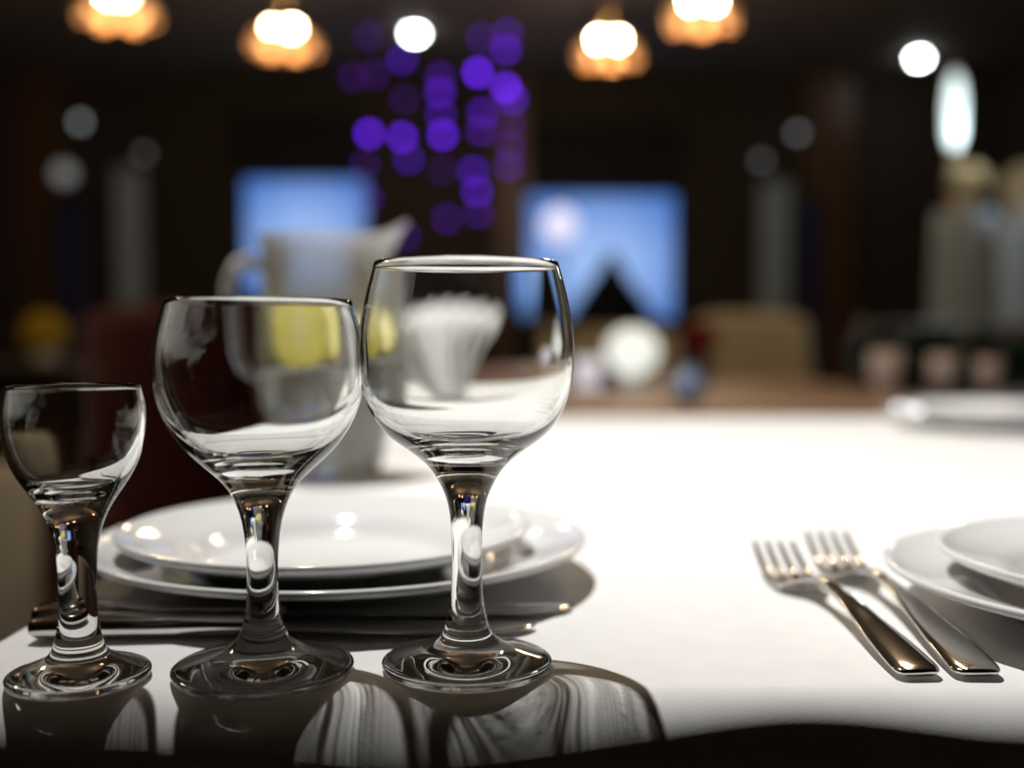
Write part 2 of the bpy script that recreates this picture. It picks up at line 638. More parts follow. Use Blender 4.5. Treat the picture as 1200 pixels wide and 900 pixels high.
def knife(L, a, b, label):
    t = thing('table_knife', label, 'knife', group='knives below the plates')
    hl = 0.45 * L
    ctrl = [(0.0, 0.0050, 0.0072, 0.0034), (0.0025, 0.0052, 0.0088, 0.0044), (0.010, 0.0054, 0.0096, 0.0048), (0.3 * hl, 0.0054, 0.0090, 0.0047), (0.7 * hl, 0.0050, 0.0072, 0.0042),
            (0.94 * hl, 0.0047, 0.0060, 0.0040), (hl, 0.0046, 0.0056, 0.0034)]
    st = [(p[0], 0, p[1], p[2], p[3]) for p in spline(ctrl, 4)]
    bm = bmesh.new()
    loft(bm, st, 20, 2.6)
    mesh_obj('handle', bm, M['steel'], t)
    ctrl = [(hl - 0.003, 0.0, 0.0046, 0.0052), (hl + 0.006, 0.0, 0.0042, 0.0074), (hl + 0.02, 0.0, 0.0038, 0.0088), (0.72 * L, -0.0005, 0.0030, 0.0096), (0.88 * L, 0.0, 0.0022, 0.0090),
            (0.95 * L, 0.0020, 0.0018, 0.0068), (0.985 * L, 0.0048, 0.0016, 0.0036), (L, 0.0068, 0.0015, 0.0008)]
    st = [(p[0], p[1], p[2], p[3], 0.0010) for p in spline(ctrl, 4)]
    bm = bmesh.new()
    loft(bm, st, 12, 2.0)
    mesh_obj('blade', bm, M['steel'], t)
    place_along(t, a, b)
    return t


knife(0.206, Vector((-0.1960, 0.4295)), Vector((0.008, 0.4375)), 'shorter steel knife lying nearer the glasses, its handle at left')
knife(0.232, Vector((-0.2035, 0.4480)), Vector((0.026, 0.4690)), 'longer steel knife lying half under the rim of the wide plate')

# ------------------------------------------------------------------ water pitcher with lemon
jug_p = Vector((-0.160, 0.905, TZ))
jug = thing('water_pitcher', 'clear glass water pitcher with a pouring lip behind the glasses', 'pitcher', jug_p)


def jug_bm():
    bm = bmesh.new()
    outer = spline([(0.040, 0.0), (0.0455, 0.004), (0.052, 0.03), (0.057, 0.07), (0.0575, 0.11), (0.054, 0.15), (0.051, 0.18), (0.053, 0.198), (0.056, 0.207)], 5)
    inner = spline([(0.0528, 0.2072), (0.0498, 0.198), (0.048, 0.18), (0.051, 0.15), (0.0545, 0.11), (0.054, 0.07), (0.049, 0.032), (0.043, 0.014), (0.0, 0.012)], 5)
    prof = [Vector((0, 0.0))] + outer + inner
    prof[-1] = Vector((0, 0.012))
    lathe(bm, [(p[0], p[1]) for p in prof], 72)
    # pull the lip: upper rim on the +x side stretched out and up into a spout
    for v in bm.verts:
        if v.co.z > 0.165:
            k = min(1, (v.co.z - 0.165) / 0.04)
            ang = math.atan2(v.co.y, v.co.x)
            s = math.exp(-(ang / 0.42) ** 2) * k * k
            r = math.hypot(v.co.x, v.co.y)
            v.co.x += s * 0.016
            v.co.z += s * 0.014
    bm.normal_update()
    return bm


mesh_obj('body', jug_bm(), M['jug_glass'], jug)
bm = bmesh.new()
tube(bm, spline([(-0.050, 0, 0.180), (-0.064, 0, 0.186), (-0.076, 0, 0.174), (-0.080, 0, 0.145), (-0.077, 0, 0.110), (-0.068, 0, 0.082), (-0.0555, 0, 0.073)], 5), 0.006, 12)
mesh_obj('handle', bm, M['jug_glass'], jug)
jug.rotation_euler = (0, 0, R(12))
wp = spline([(0.0435, 0.0145), (0.0495, 0.032), (0.0535, 0.06), (0.0547, 0.078), (0.0550, 0.088)], 4)
wat = latheo('pitcher_water', [(0, 0.0125), (0.040, 0.0125)] + [(p[0], p[1]) for p in wp] + [(0.0535, 0.0872), (0, 0.087)], M['water'], None, 72)
wat.location = jug_p
tag(wat, 'clear water in the lower half of the glass pitcher', 'water')


def lemon_slice(loc, rx, ry, rz, rad, label):
    t = thing('lemon_slice', label, 'lemon slice', loc, 0, 'lemon slices in the pitcher')
    t.rotation_euler = (rx, ry, rz)
    h = 0.0035
    latheo('rind', [(rad * 0.93, -h), (rad * 0.985, -h * 0.8), (rad, 0), (rad * 0.985, h * 0.8), (rad * 0.93, h), (rad * 0.92, 0), (rad * 0.93, -h)], M['lemon_rind'], t, 40)
    latheo('pith', [(0, -h * 0.9), (rad * 0.935, -h * 0.9), (rad * 0.935, h * 0.9), (0, h * 0.9)], M['lemon_pith'], t, 40)
    bm = bmesh.new()
    for k in range(9):
        a0, a1 = 2 * PI * (k + 0.07) / 9, 2 * PI * (k + 0.93) / 9
        pts = [(0.10, (a0 + a1) / 2), (0.80, a0), (0.86, a0 + 0.1 * (a1 - a0)), (0.88, (a0 + a1) / 2), (0.86, a1 - 0.1 * (a1 - a0)), (0.80, a1)]
        for sgn in (-1, 1):
            z0, z1 = sgn * h * 0.5, sgn * h * 1.02
            lo = [bm.verts.new((r * rad * math.cos(a), r * rad * math.sin(a), z0)) for r, a in pts]
            hi = [bm.verts.new((r * rad * math.cos(a), r * rad * math.sin(a), z1)) for r, a in pts]
            bm.faces.new(hi)
            for q in range(len(pts)):
                q2 = (q + 1) % len(pts)
                bm.faces.new((lo[q], lo[q2], hi[q2], hi[q]))
    bmesh.ops.recalc_face_normals(bm, faces=bm.faces)
    mesh_obj('segments', bm, M['lemon_flesh'], t, smooth=False)
    return t


lemon_slice(jug_p + Vector((-0.010, -0.010, 0.118)), R(64), R(8), R(6), 0.033, 'round yellow lemon slice facing the viewer inside the pitcher')
lemon_slice(jug_p + Vector((0.016, 0.012, 0.118)), R(52), R(-10), R(14), 0.027, 'second lemon slice, tilted at the right inside the pitcher')

def napkin_bm(h=0.142, pleats=9):
    """a pleated fan: pleats spread from a gathered foot"""
    bm = bmesh.new()
    n, m = pleats * 4, 10
    rows = []
    for j in range(m + 1):
        v = j / m
        row = []
        for k in range(n + 1):
            u = k / n * 2 - 1
            ang = R(32) * u * (0.35 + 0.65 * v)
            rr = h * v
            zig = (abs((k % 4) - 2) - 1) * (0.006 + 0.010 * v)
            row.append(bm.verts.new((0.022 * u + rr * math.sin(ang), zig, rr * math.cos(ang * 0.9))))
        rows.append(row)
    for A, B in zip(rows[:-1], rows[1:]):
        for k in range(n):
            bm.faces.new((A[k], A[k + 1], B[k + 1], B[k]))
    return bm


nap = mesh_obj('folded_napkin', napkin_bm(), M['napkin'])
q = on_z(524, 533, TZ)
nap.location = (q.x, q.y, TZ + 0.0075)
nap.rotation_euler = (R(-12), R(-6), R(24))
md = nap.modifiers.new('thick', 'SOLIDIFY')
md.thickness = 0.0012
tag(nap, 'white napkin folded into a standing pleated fan, seen through the tallest glass', 'napkin')

# ------------------------------------------------------------------ chairs


def chair(loc, rz, mat, label, group='upholstered dining chairs', back_top=0.93, wdt=0.44):
    """faces local +y; origin on the floor under the seat"""
    t = thing('dining_chair', label, 'chair', loc, rz, group)
    boxo('seat', (0, 0, 0.44), (wdt, 0.43, 0.085), mat, t, 0.025)
    boxo('seat_frame', (0, 0, 0.385), (wdt - 0.04, 0.39, 0.03), M['dark_wood'], t, 0.004)
    bm = bmesh.new()
    nx, nz = 10, 12
    front, rear = [], []
    for j in range(nz + 1):
        v = j / nz
        z = 0.46 + (back_top - 0.46) * v
        fr, bk = [], []
        for i in range(nx + 1):
            u = i / nx * 2 - 1
            half = wdt / 2 * (1 - 0.06 * v)
            zz = z - 0.03 * (u ** 4) * v
            y = -0.19 - 0.07 * v + 0.03 * u * u
            th = 0.035 * (1 - 0.5 * abs(u) ** 6) * (1 - 0.4 * v ** 8)
            fr.append(bm.verts.new((u * half, y + th, zz)))
            bk.append(bm.verts.new((u * half, y - th * 0.6, zz)))
        front.append(fr)
        rear.append(bk)
    for j in range(nz):
        for i in range(nx):
            bm.faces.new((front[j][i], front[j][i + 1], front[j + 1][i + 1], front[j + 1][i]))
            bm.faces.new((rear[j][i + 1], rear[j][i], rear[j + 1][i], rear[j + 1][i + 1]))
        bm.faces.new((rear[j][0], front[j][0], front[j + 1][0], rear[j + 1][0]))
        bm.faces.new((front[j][nx], rear[j][nx], rear[j + 1][nx], front[j + 1][nx]))
    for i in range(nx):
        bm.faces.new((front[nz][i], front[nz][i + 1], rear[nz][i + 1], rear[nz][i]))
        bm.faces.new((front[0][i + 1], front[0][i], rear[0][i], rear[0][i + 1]))
    bmesh.ops.recalc_face_normals(bm, faces=bm.faces)
    mesh_obj('backrest', bm, mat, t)
    for sx in (-1, 1):
        for sy in (-1, 1):
            bm = bmesh.new()
            x, y = sx * (wdt / 2 - 0.04), sy * 0.17
            tube(bm, [(x * 1.03, y + (-0.03 if sy < 0 else 0.0), 0), (x, y, 0.2), (x, y, 0.372)], [0.013, 0.017, 0.021], 10)
            mesh_obj('leg', bm, M['dark_wood'], t)
    return t


chair((-0.66, 2.45, 0), R(-22), M['red'], 'dark red chair turned towards the near table, behind the glasses')
chair((-0.98, 3.4, 0), R(-35), M['red'], 'dark red chair farther back, half hidden behind the other red chair', back_top=0.96)
chair((0.36, 3.62, 0), R(172), M['beige'], 'beige chair behind the tan wooden table, behind the red flowers', back_top=0.90)
chair((0.86, 3.50, 0), R(186), M['beige'], 'beige chair behind the tan wooden table, right of the other beige chair', back_top=0.95)


def tub_chair(loc, rz, mat, label):
    t = thing('tub_armchair', label, 'armchair', loc, rz)
    latheo('seat', [(0, 0.30), (0.22, 0.30), (0.245, 0.33), (0.245, 0.42), (0.22, 0.455), (0, 0.465)], mat, t, 40)
    bm = bmesh.new()
    rings = []
    for k in range(33):
        a = R(-20) + R(220) * k / 32
        v = math.sin(R(180) * k / 32)
        top = 0.60 + 0.07 * v
        prof = [(0.25, 0.20), (0.25, top - 0.03), (0.262, top), (0.288, top), (0.305, top - 0.03), (0.30, 0.20)]
        rings.append([bm.verts.new((r * math.cos(a), r * math.sin(a), z)) for r, z in prof])
    for A, B in zip(rings[:-1], rings[1:]):
        for i in range(6):
            bm.faces.new((A[i], A[(i + 1) % 6], B[(i + 1) % 6], B[i]))
    bm.faces.new(rings[0])
    bm.faces.new(list(reversed(rings[-1])))
    bmesh.ops.recalc_face_normals(bm, faces=bm.faces)
    mesh_obj('backrest', bm, mat, t)
    for sx in (-1, 1):
        for sy in (-1, 1):
            bm = bmesh.new()
            tube(bm, [(sx * 0.18, sy * 0.16, 0), (sx * 0.16, sy * 0.14, 0.31)], [0.014, 0.02], 10)
            mesh_obj('leg', bm, M['dark_wood'], t)
    return t


tub_chair((-1.06, 1.62, 0), R(-90), M['cream'], 'cream tub armchair at the left picture edge beside the table')

# ------------------------------------------------------------------ tan wooden table beyond and what stands on it


def plain_table(name, x0, x1, y0, y1, ztop, mat, label, th=0.035):
    t = thing(name, label, 'table', ((x0 + x1) / 2, (y0 + y1) / 2, 0))
    a, b = (x1 - x0) / 2, (y1 - y0) / 2
    boxo('table_top', (0, 0, ztop - th / 2), (2 * a, 2 * b, th), mat, t, 0.006)
    boxo('apron', (0, 0, ztop - th - 0.035), (2 * a - 0.12, 2 * b - 0.12, 0.07), mat, t, 0.004)
    for sx in (-1, 1):
        for sy in (-1, 1):
            boxo('leg', (sx * (a - 0.06), sy * (b - 0.06), (ztop - th) / 2), (0.06, 0.06, ztop - th), mat, t, 0.004)
    return t


plain_table('wooden_table', -0.35, 0.84, 1.80, 3.05, 0.745, M['tan_wood'], 'bare tan wooden table beyond the far edge of the white tablecloth')
plain_table('side_table', 0.98, 2.30, 2.10, 2.75, 0.745, M['dark_wood'], 'dark wooden table at the right carrying green bottles and blush cups')
plain_table('serving_table', -2.5, -1.55, 3.75, 4.4, 0.76, M['dark_wood'], 'dark wooden table at the left carrying the yellow flowers')
WT = 0.7452


def flower_ball(parent, c, rad, n, pr, mat, name='flower'):
    """a rounded bouquet: n little cupped blossoms on a ball, each its own part"""
    bm = bmesh.new()
    for ring in range(3):
        m = (5, 4, 3)[ring]
        rr = pr * (1.0, 0.66, 0.36)[ring]
        for k in range(m):
            a = 2 * PI * k / m + ring * 0.6
            base = Vector((0, 0, 0))
            tip = Vector((rr * math.cos(a), rr * math.sin(a), pr * (0.25 + 0.3 * ring)))
            side = Vector((-math.sin(a), math.cos(a), 0)) * rr * 0.62
            mid = tip * 0.6 + Vector((0, 0, -pr * 0.1))
            v = [bm.verts.new(p) for p in (base, mid + side, tip + Vector((0, 0, pr * 0.1)), mid - side, mid * 1.1)]
            bm.faces.new((v[0], v[1], v[4]))
            bm.faces.new((v[1], v[2], v[4]))
            bm.faces.new((v[2], v[3], v[4]))
            bm.faces.new((v[3], v[0], v[4]))
    proto = mesh_obj(name, bm, mat, parent)
    first = True
    for i in range(n):
        z = 1 - 1.65 * (i + 0.5) / n
        a = i * 2.39996
        d = Vector((math.sqrt(max(0, 1 - z * z)) * math.cos(a), math.sqrt(max(0, 1 - z * z)) * math.sin(a), z))
        o = proto if first else link(proto.copy())
        first = False
        o.parent = parent
        o.location = Vector(c) + d * (rad - pr * 0.55)
        o.rotation_euler = d.to_track_quat('Z', 'Y').to_euler()


def bouquet(loc, h, rad, n, pr, mat, label, vmat=None, vr=0.03):
    t = thing('flower_bouquet', label, 'flowers', loc)
    latheo('vase', [(0, 0.0), (vr * 0.8, 0), (vr, 0.01), (vr, h * 0.55), (vr * 0.75, h * 0.85), (vr * 0.85, h), (vr * 0.7, h), (vr * 0.6, h * 0.85), (0, h * 0.5)], vmat or M['vase'], t, 28)
    bm = bmesh.new()
    bmesh.ops.create_icosphere(bm, subdivisions=2, radius=rad * 0.80, matrix=Matrix.Translation((0, 0, h + rad * 0.7)))
    mesh_obj('greenery', bm, M['leaf'] if mat is not M['white_petal'] else mat, t)
    flower_ball(t, (0, 0, h + rad * 0.7), rad, n, pr, mat)
    return t


p = at_y(741, 401, 2.55)
gl = thing('glowing_globe', 'frosted white globe with an added glow on the tan wooden table', 'lamp', (p.x, 2.55, WT))
latheo('base', [(0, 0), (0.035, 0), (0.036, 0.006), (0.022, 0.016), (0.016, 0.028), (0, 0.028)], M['vase'], gl, 28)
M['frosted'] = emat('frosted_globe_glow', (0.95, 1.0, 0.93), 0.85)  # glow added to an unidentified white shape to make it bright
latheo('globe', [(0, 0.027), (0.02, 0.028), (0.054, 0.050), (0.066, 0.082), (0.058, 0.115), (0.034, 0.138), (0, 0.146)], M['frosted'], gl, 32)
p = at_y(690, 428, 2.4)
tcup = thing('glowing_teacup', 'small squat white votive on the tan table, left of the globe lamp', 'lamp', (p.x, 2.4, WT))
latheo('dish', [(0, 0), (0.034, 0), (0.040, 0.006), (0.038, 0.008), (0.030, 0.005), (0, 0.005)], M['vase'], tcup, 32)
M['teacup'] = emat('teacup_glow', (0.95, 0.93, 1.0), 0.55)  # glow put into a plain white cup that little light reaches
latheo('glass_cup', [(0, 0.0055), (0.024, 0.0055), (0.028, 0.010), (0.035, 0.040), (0.033, 0.068), (0.026, 0.074), (0, 0.076)], M['teacup'], tcup, 32)
p = at_y(712, 440, 2.3)
bouquet((p.x, 2.30, WT), 0.02, 0.020, 12, 0.012, M['purple_petal'], 'small purple posy on the tan table between the votive and the blue jar', None, 0.012)
p = at_y(806, 463, 2.0)
jar = thing('sugar_jar', 'small round blue-grey jar on the tan wooden table', 'jar', (p.x, 2.0, WT))
latheo('body', [(0, 0), (0.018, 0), (0.030, 0.012), (0.034, 0.03), (0.028, 0.048), (0.020, 0.054), (0, 0.054)], M['blue_glass'], jar, 32)
latheo('lid', [(0, 0.0535), (0.021, 0.0535), (0.018, 0.060), (0.005, 0.064), (0.006, 0.070), (0, 0.073)], M['blue_glass'], jar, 32)
p = at_y(822, 388, 2.9)
bouquet((p.x, 2.9, WT), 0.085, 0.042, 16, 0.024, M['red_petal'], 'red flowers in a dark vase on the tan table before the beige chairs', M['dark_wood'], 0.022)

# right: bench, bottles and cups
bench = thing('upholstered_bench', 'dark green upholstered bench behind the bottles at right', 'bench', (1.98, 3.1, 0))
boxo('seat', (0, 0, 0.36), (1.7, 0.5, 0.2), M['greenfab'], bench, 0.03)
boxo('backrest', (0, 0.28, 0.60), (1.7, 0.12, 0.62), M['greenfab'], bench, 0.04)
boxo('plinth', (0, 0, 0.13), (1.6, 0.44, 0.26), M['dark_wood'], bench, 0.005)


def bottle(loc, h, label):
    t = thing('wine_bottle', label, 'bottle', loc, 0, 'green bottles on the dark table')
    latheo('body', [(0, 0), (0.034, 0), (0.037, 0.004), (0.037, h * 0.58), (0.030, h * 0.68), (0.0145, h * 0.78), (0.0140, h * 0.97), (0.0155, h * 0.975), (0.0155, h), (0, h)], M['bottle'], t, 28)
    latheo('cap', [(0.0148, h * 0.86), (0.0156, h * 0.86), (0.0162, h + 0.0012), (0, h + 0.0014)], M['steel'], t, 24)
    return t


for px, yy, h, lb in ((1012, 2.55, 0.165, 'short dark green bottle, leftmost on the dark table'), (1068, 2.6, 0.150, 'short dark green bottle between the first and second blush cups'),
                      (1135, 2.6, 0.155, 'short dark green bottle between the second and third blush cups'), (1185, 2.62, 0.15, 'short dark green bottle at the right picture edge')):
    p = at_y(px, 440, yy)
    bottle((p.x, yy, WT), h, lb)
for px, yy, k, lb in ((1038, 2.3, 0.92, 'blush pink cup, leftmost on the dark table at right'), (1105, 2.32, 0.82, 'blush pink cup in the middle of the dark table at right'),
                      (1158, 2.35, 0.72, 'smallest blush pink cup, rightmost on the dark table')):
    p = at_y(px, 430, yy)
    o = latheo('drinking_cup', [(r * k, z * k) for r, z in ((0, 0), (0.024, 0), (0.026, 0.004), (0.040, 0.05), (0.036, 0.10), (0.0335, 0.10), (0.037, 0.05), (0.022, 0.008), (0, 0.008))], M['pink'], None, 32)
    o.location = (p.x, yy, WT)
    tag(o, lb, 'cup', 'blush cups')

p = at_y(52, 392, 4.0)
bouquet((p.x, 4.0, 0.7605), 0.06, 0.075, 26, 0.035, M['yellow_petal'], 'yellow flowers in a low vase on the dark table at left', None, 0.04)

# ------------------------------------------------------------------ draped stand with flowers and tall white lamp, right


def drape_bm(r0, h, folds=11, amp=0.10, n=110):
    bm = bmesh.new()
    rows = []
    for j in range(13):
        v = j / 12
        z = h * (1 - v)
        rr = r0 * (0.82 + 0.30 * v)
        rows.append([bm.verts.new((rr * (1 + amp * (0.3 + v) * math.sin(folds * 2 * PI * k / n + 0.5 * math.sin(3 * v))) * math.cos(2 * PI * k / n),
                                   rr * (1 + amp * (0.3 + v) * math.sin(folds * 2 * PI * k / n)) * math.sin(2 * PI * k / n), z)) for k in range(n)])
    for A, B in zip(rows[:-1], rows[1:]):
        for k in range(n):
            bm.faces.new((A[k], B[k], B[(k + 1) % n], A[(k + 1) % n]))
    bm.faces.new(rows[0])
    bmesh.ops.recalc_face_normals(bm, faces=bm.faces)
    return bm


def draped_stand(px, yy, ztop, r0, label):
    X = at_y(px, 390, yy).x
    o = mesh_obj('draped_stand', drape_bm(r0, ztop), M['grey_cloth'])
    o.location = (X, yy, 0.001)
    tag(o, label, 'stand', 'draped stands at right')
    return X


st_y = 4.0
sx1 = draped_stand(1128, st_y, 1.33, 0.13, 'grey draped pedestal carrying cream flowers and the tall white lamp')
sx2 = draped_stand(1204, 4.6, 1.36, 0.15, 'grey draped pedestal at the right picture edge behind the other pedestal')


def arrangement(X, yy, z, label, rad=0.085, n=20, kb=1.0):
    t = thing('flower_arrangement', label, 'flowers', (X, yy, z))
    latheo('bowl', [(r * kb, z) for r, z in ((0, 0), (0.05, 0), (0.055, 0.01), (0.085, 0.05), (0.08, 0.05), (0.05, 0.015), (0, 0.012))], M['vase'], t, 32)
    bm = bmesh.new()
    bmesh.ops.create_icosphere(bm, subdivisions=2, radius=rad * 0.8, matrix=Matrix.Translation((0, 0, 0.05 + rad * 0.75)) @ Matrix.Diagonal((1.0, 1.0, 0.9, 1)))
    mesh_obj('greenery', bm, M['leaf'], t)
    flower_ball(t, (0, 0, 0.05 + rad * 0.75), rad, n, 0.045, M['cream_petal'])
    return t


arrangement(sx1 - 0.01, st_y - 0.045, 1.3312, 'cream flowers in a bowl on the pedestal below the tall lamp', 0.062, 20, 0.6)
arrangement(sx2 + 0.0, 4.6, 1.3612, 'cream flowers in a bowl on the pedestal at the right edge', 0.11, 24)
lamp = thing('tall_lamp', 'tall white glowing lamp on the pedestal above the cream flowers', 'lamp', (sx1 - 0.02, st_y + 0.065, 1.3312))
latheo('base', [(0, 0), (0.032, 0), (0.032, 0.012), (0.01, 0.02), (0.008, 0.26), (0, 0.26)], M['brass'], lamp, 24)
M['lamp_shade'] = emat('lamp_shade_glow', (0.80, 0.95, 0.95), 1.5)
ld_ = bpy.data.lights.new('flower_fill_light', 'POINT')
ld_.energy = 4
ld_.color = (0.85, 0.95, 1.0)
ld_.shadow_soft_size = 0.03
lo_ = link(bpy.data.objects.new('flower_fill_light', ld_))
lo_.parent = lamp
lo_.location = (0.05, -0.16, 0.27)  # added light standing off the shade, brightens the flowers and drape
latheo('lamp_shade', [(0, 0.245), (0.016, 0.25), (0.030, 0.30), (0.032, 0.42), (0.022, 0.50), (0, 0.54)], M['lamp_shade'], lamp, 28)

# ------------------------------------------------------------------ back wall: glowing blue panels, black pelmets, curtains
WY = RY1
M['screen'] = None


def screen_mat(name, edge, centre):
    m, nt, b = new_mat(name)
    tc = nt.nodes.new('ShaderNodeTexCoord')
    mp = nt.nodes.new('ShaderNodeMapping')
    mp.inputs['Location'].default_value = (-0.5, 0, -0.42)
    nt.links.new(tc.outputs['Generated'], mp.inputs['Vector'])
    g = nt.nodes.new('ShaderNodeTexGradient')
    g.gradient_type = 'SPHERICAL'
    mp.inputs['Scale'].default_value = (1.0, 0.0, 1.0)
    nt.links.new(mp.outputs['Vector'], g.inputs['Vector'])
    r = nt.nodes.new('ShaderNodeValToRGB')
    r.color_ramp.elements[0].position = 0.35
    r.color_ramp.elements[0].color = (*edge, 1)
    r.color_ramp.elements[1].position = 0.85
    r.color_ramp.elements[1].color = (*centre, 1)
    nt.links.new(g.outputs['Fac'], r.inputs['Fac'])
    b.inputs['Base Color'].default_value = (0.02, 0.02, 0.03, 1)
    nt.links.new(r.outputs['Color'], b.inputs['Emission Color'])
    b.inputs['Emission Strength'].default_value = 1.0
    return m


M['screen'] = screen_mat('screen_picture', (0.07, 0.20, 0.60), (0.33, 0.52, 0.92))


def wall_screen(x0, y0, x1, y1, label):
    a, c = at_y(x0, y1, WY), at_y(x1, y0, WY)
    wdt, hgt = c.x - a.x, c.z - a.z
    t = thing('wall_screen', label, 'screen', ((a.x + c.x) / 2, WY - 0.001, a.z), 0, 'blue screens on the back wall')
    boxo('housing', (0, -0.03, hgt / 2), (wdt + 0.06, 0.06, hgt + 0.06), M['blackmetal'], t, 0.006)
    boxo('display', (0, -0.0625, hgt / 2), (wdt, 0.006, hgt), M['screen'], t, 0.001)
    return t


wall_screen(291, 212, 428, 345, 'smaller glowing blue screen on the back wall, left, partly behind the pitcher')
wall_screen(620, 230, 789, 372, 'larger glowing blue screen on the back wall, right of the purple lights')
for x0, y0, x1, y1, lb in ((282, 140, 420, 203, 'black fabric pelmet above the left blue screen'), (628, 150, 795, 219, 'black fabric pelmet above the right blue screen')):
    a, c = at_y(x0, y1, WY), at_y(x1, y0, WY)
    t = thing('pelmet', lb, 'pelmet', ((a.x + c.x) / 2, WY - 0.001, a.z))
    wdt, hgt = c.x - a.x, c.z - a.z
    boxo('box', (0, -0.07, hgt / 2), (wdt, 0.14, hgt), M['black'], t, 0.01)
    boxo('rail', (0, -0.07, hgt + 0.011), (wdt + 0.04, 0.15, 0.02), M['blackmetal'], t, 0.003)


def curtain(x0, y0, x1, yy, mat, label, zb=0.02):
    a, c = at_y(x0, y0, yy), at_y(x1, y0, yy)
    wdt, h = c.x - a.x, a.z
    bm = bmesh.new()
    n = 48
    rows = []
    for j in range(9):
        v = j / 8
        z = h - (h - zb) * v
        rows.append([bm.verts.new((wdt * (k / n - 0.5), 0.025 * (0.5 + 0.5 * v) * math.sin(k / n * 2 * PI * 5 + 0.4 * v), z)) for k in range(n + 1)])
    for A, B in zip(rows[:-1], rows[1:]):
        for k in range(n):
            bm.faces.new((A[k], B[k], B[k + 1], A[k + 1]))
    t = thing('curtain', lb_ if False else label, 'curtain', ((a.x + c.x) / 2, yy, 0), 0, 'narrow curtains on the back wall')
    o = mesh_obj('panel', bm, mat, t)
    md = o.modifiers.new('thick', 'SOLIDIFY')
    md.thickness = 0.004
    bm = bmesh.new()
    tube(bm, [(-wdt / 2 - 0.03, 0, h + 0.012), (wdt / 2 + 0.03, 0, h + 0.012)], 0.012, 10)
    mesh_obj('rod', bm, M['blackmetal'], t)


curtain(134, 195, 168, WY - 0.18, M['grey_cloth'], 'narrow pale grey curtain at left on the back wall')
curtain(62, 240, 108, WY - 0.18, M['navy'], 'dark navy curtain, leftmost on the back wall')
curtain(892, 212, 926, WY - 0.18, M['grey_cloth'], 'narrow pale grey curtain at right on the back wall')
curtain(930, 235, 962, WY - 0.18, M['navy'], 'dark navy curtain beside the grey one, right on the back wall')

# potted conifer silhouetted against the right screen
cx_ = at_y(716, 390, 8.6).x
con = thing('potted_conifer', 'dark cone-shaped potted conifer in front of the right blue screen', 'plant', (cx_, 8.6, 0))
latheo('pot', [(0, 0), (0.15, 0), (0.20, 0.30), (0.215, 0.30), (0.215, 0.34), (0.185, 0.34), (0.17, 0.28), (0, 0.27)], M['terracotta'], con, 32)
bm = bmesh.new()
tube(bm, [(0, 0, 0.26), (0, 0, 0.9), (0, 0, 1.36)], [0.03, 0.02, 0.006], 8)
mesh_obj('trunk', bm, M['dark_wood'], con)
ztop = at_y(716, 305, 8.6).z
bm = bmesh.new()
rng = random.Random(3)
for i in range(2200):
    v = rng.random() ** 0.7
    z = ztop - v * (ztop - 0.42)
    rr = 0.02 + 0.95 * v * (1 - 0.3 * v)
    a = rng.random() * 2 * PI
    r1 = rr * (0.75 + 0.3 * rng.random())
    d = Vector((math.cos(a), math.sin(a), 0))
    s = Vector((-d.y, d.x, 0)) * 0.05
    b0 = Vector((0, 0, z + 0.07)) + d * r1 * 0.35
    tip = Vector((0, 0, z)) + d * r1
    m1 = (b0 + tip) / 2 + Vector((0, 0, 0.02))
    v4 = [bm.verts.new(q) for q in (b0, m1 + s, tip, m1 - s)]
    bm.faces.new(v4)
fo = mesh_obj('foliage', bm, M['conifer'], con)
fo['kind'] = 'stuff'

# ------------------------------------------------------------------ lamps
M['bulb'] = emat('warm_bulb', (1.0, 0.80, 0.50), 150)
M['amber'] = emat('amber_glass_glow', (1.0, 0.48, 0.15), 0.45)
M['amber'].node_tree.nodes['Principled BSDF'].inputs['Base Color'].default_value = (0.28, 0.12, 0.035, 1)
M['white_lens'] = emat('white_downlight_lens', (0.92, 1.0, 0.97), 75)


def chandelier():
    t = thing('chandelier', '', 'chandelier', (0, 0, 0), 0, 'chandeliers with amber shades')
    latheo('canopy', [(0, 0.02), (0.05, 0.02), (0.06, 0.0), (0, -0.005)], M['brass'], t, 24, (0, 0, RZ - 2.62 - 0.021))
    bm = bmesh.new()
    tube(bm, [(0, 0, RZ - 2.62 - 0.02), (0, 0, 0.06)], 0.008, 10)
    mesh_obj('rod', bm, M['brass'], t)
    latheo('hub', [(0, -0.03), (0.02, -0.02), (0.03, 0.02), (0.015, 0.065), (0, 0.068)], M['brass'], t, 20)
    for k in range(6):
        a = 2 * PI * k / 6 + 0.3
        d = Vector((math.cos(a), math.sin(a), 0))
        bm = bmesh.new()
        tube(bm, spline([d * 0.02 + Vector((0, 0, 0.01)), d * 0.08 + Vector((0, 0, -0.03)), d * 0.145 + Vector((0, 0, -0.02)), d * 0.15 + Vector((0, 0, -0.045))], 4), 0.005, 8)
        arm = mesh_obj('arm', bm, M['brass'], t)
        c = d * 0.15
        latheo('amber_shade', [(0.012, -0.045), (0.03, -0.055), (0.045, -0.085), (0.042, -0.125), (0.039, -0.125), (0.041, -0.086), (0.027, -0.06), (0.012, -0.05)], M['amber'], arm, 20, c)
    for sx in (-1, 1):
        bm = bmesh.new()
        bmesh.ops.create_uvsphere(bm, u_segments=20, v_segments=12, radius=0.027, matrix=Matrix.Translation((sx * 0.055, -0.03, -0.012)))
        mesh_obj('bulb', bm, M['bulb'], t)
    ld = bpy.data.lights.new('chandelier_light', 'POINT')
    ld.energy = 19
    ld.color = (1.0, 0.74, 0.46)
    ld.shadow_soft_size = 0.05
    lo = link(bpy.data.objects.new('chandelier_light', ld))
    lo.parent = t
    lo.location = (0, 0, -0.17)
    return t


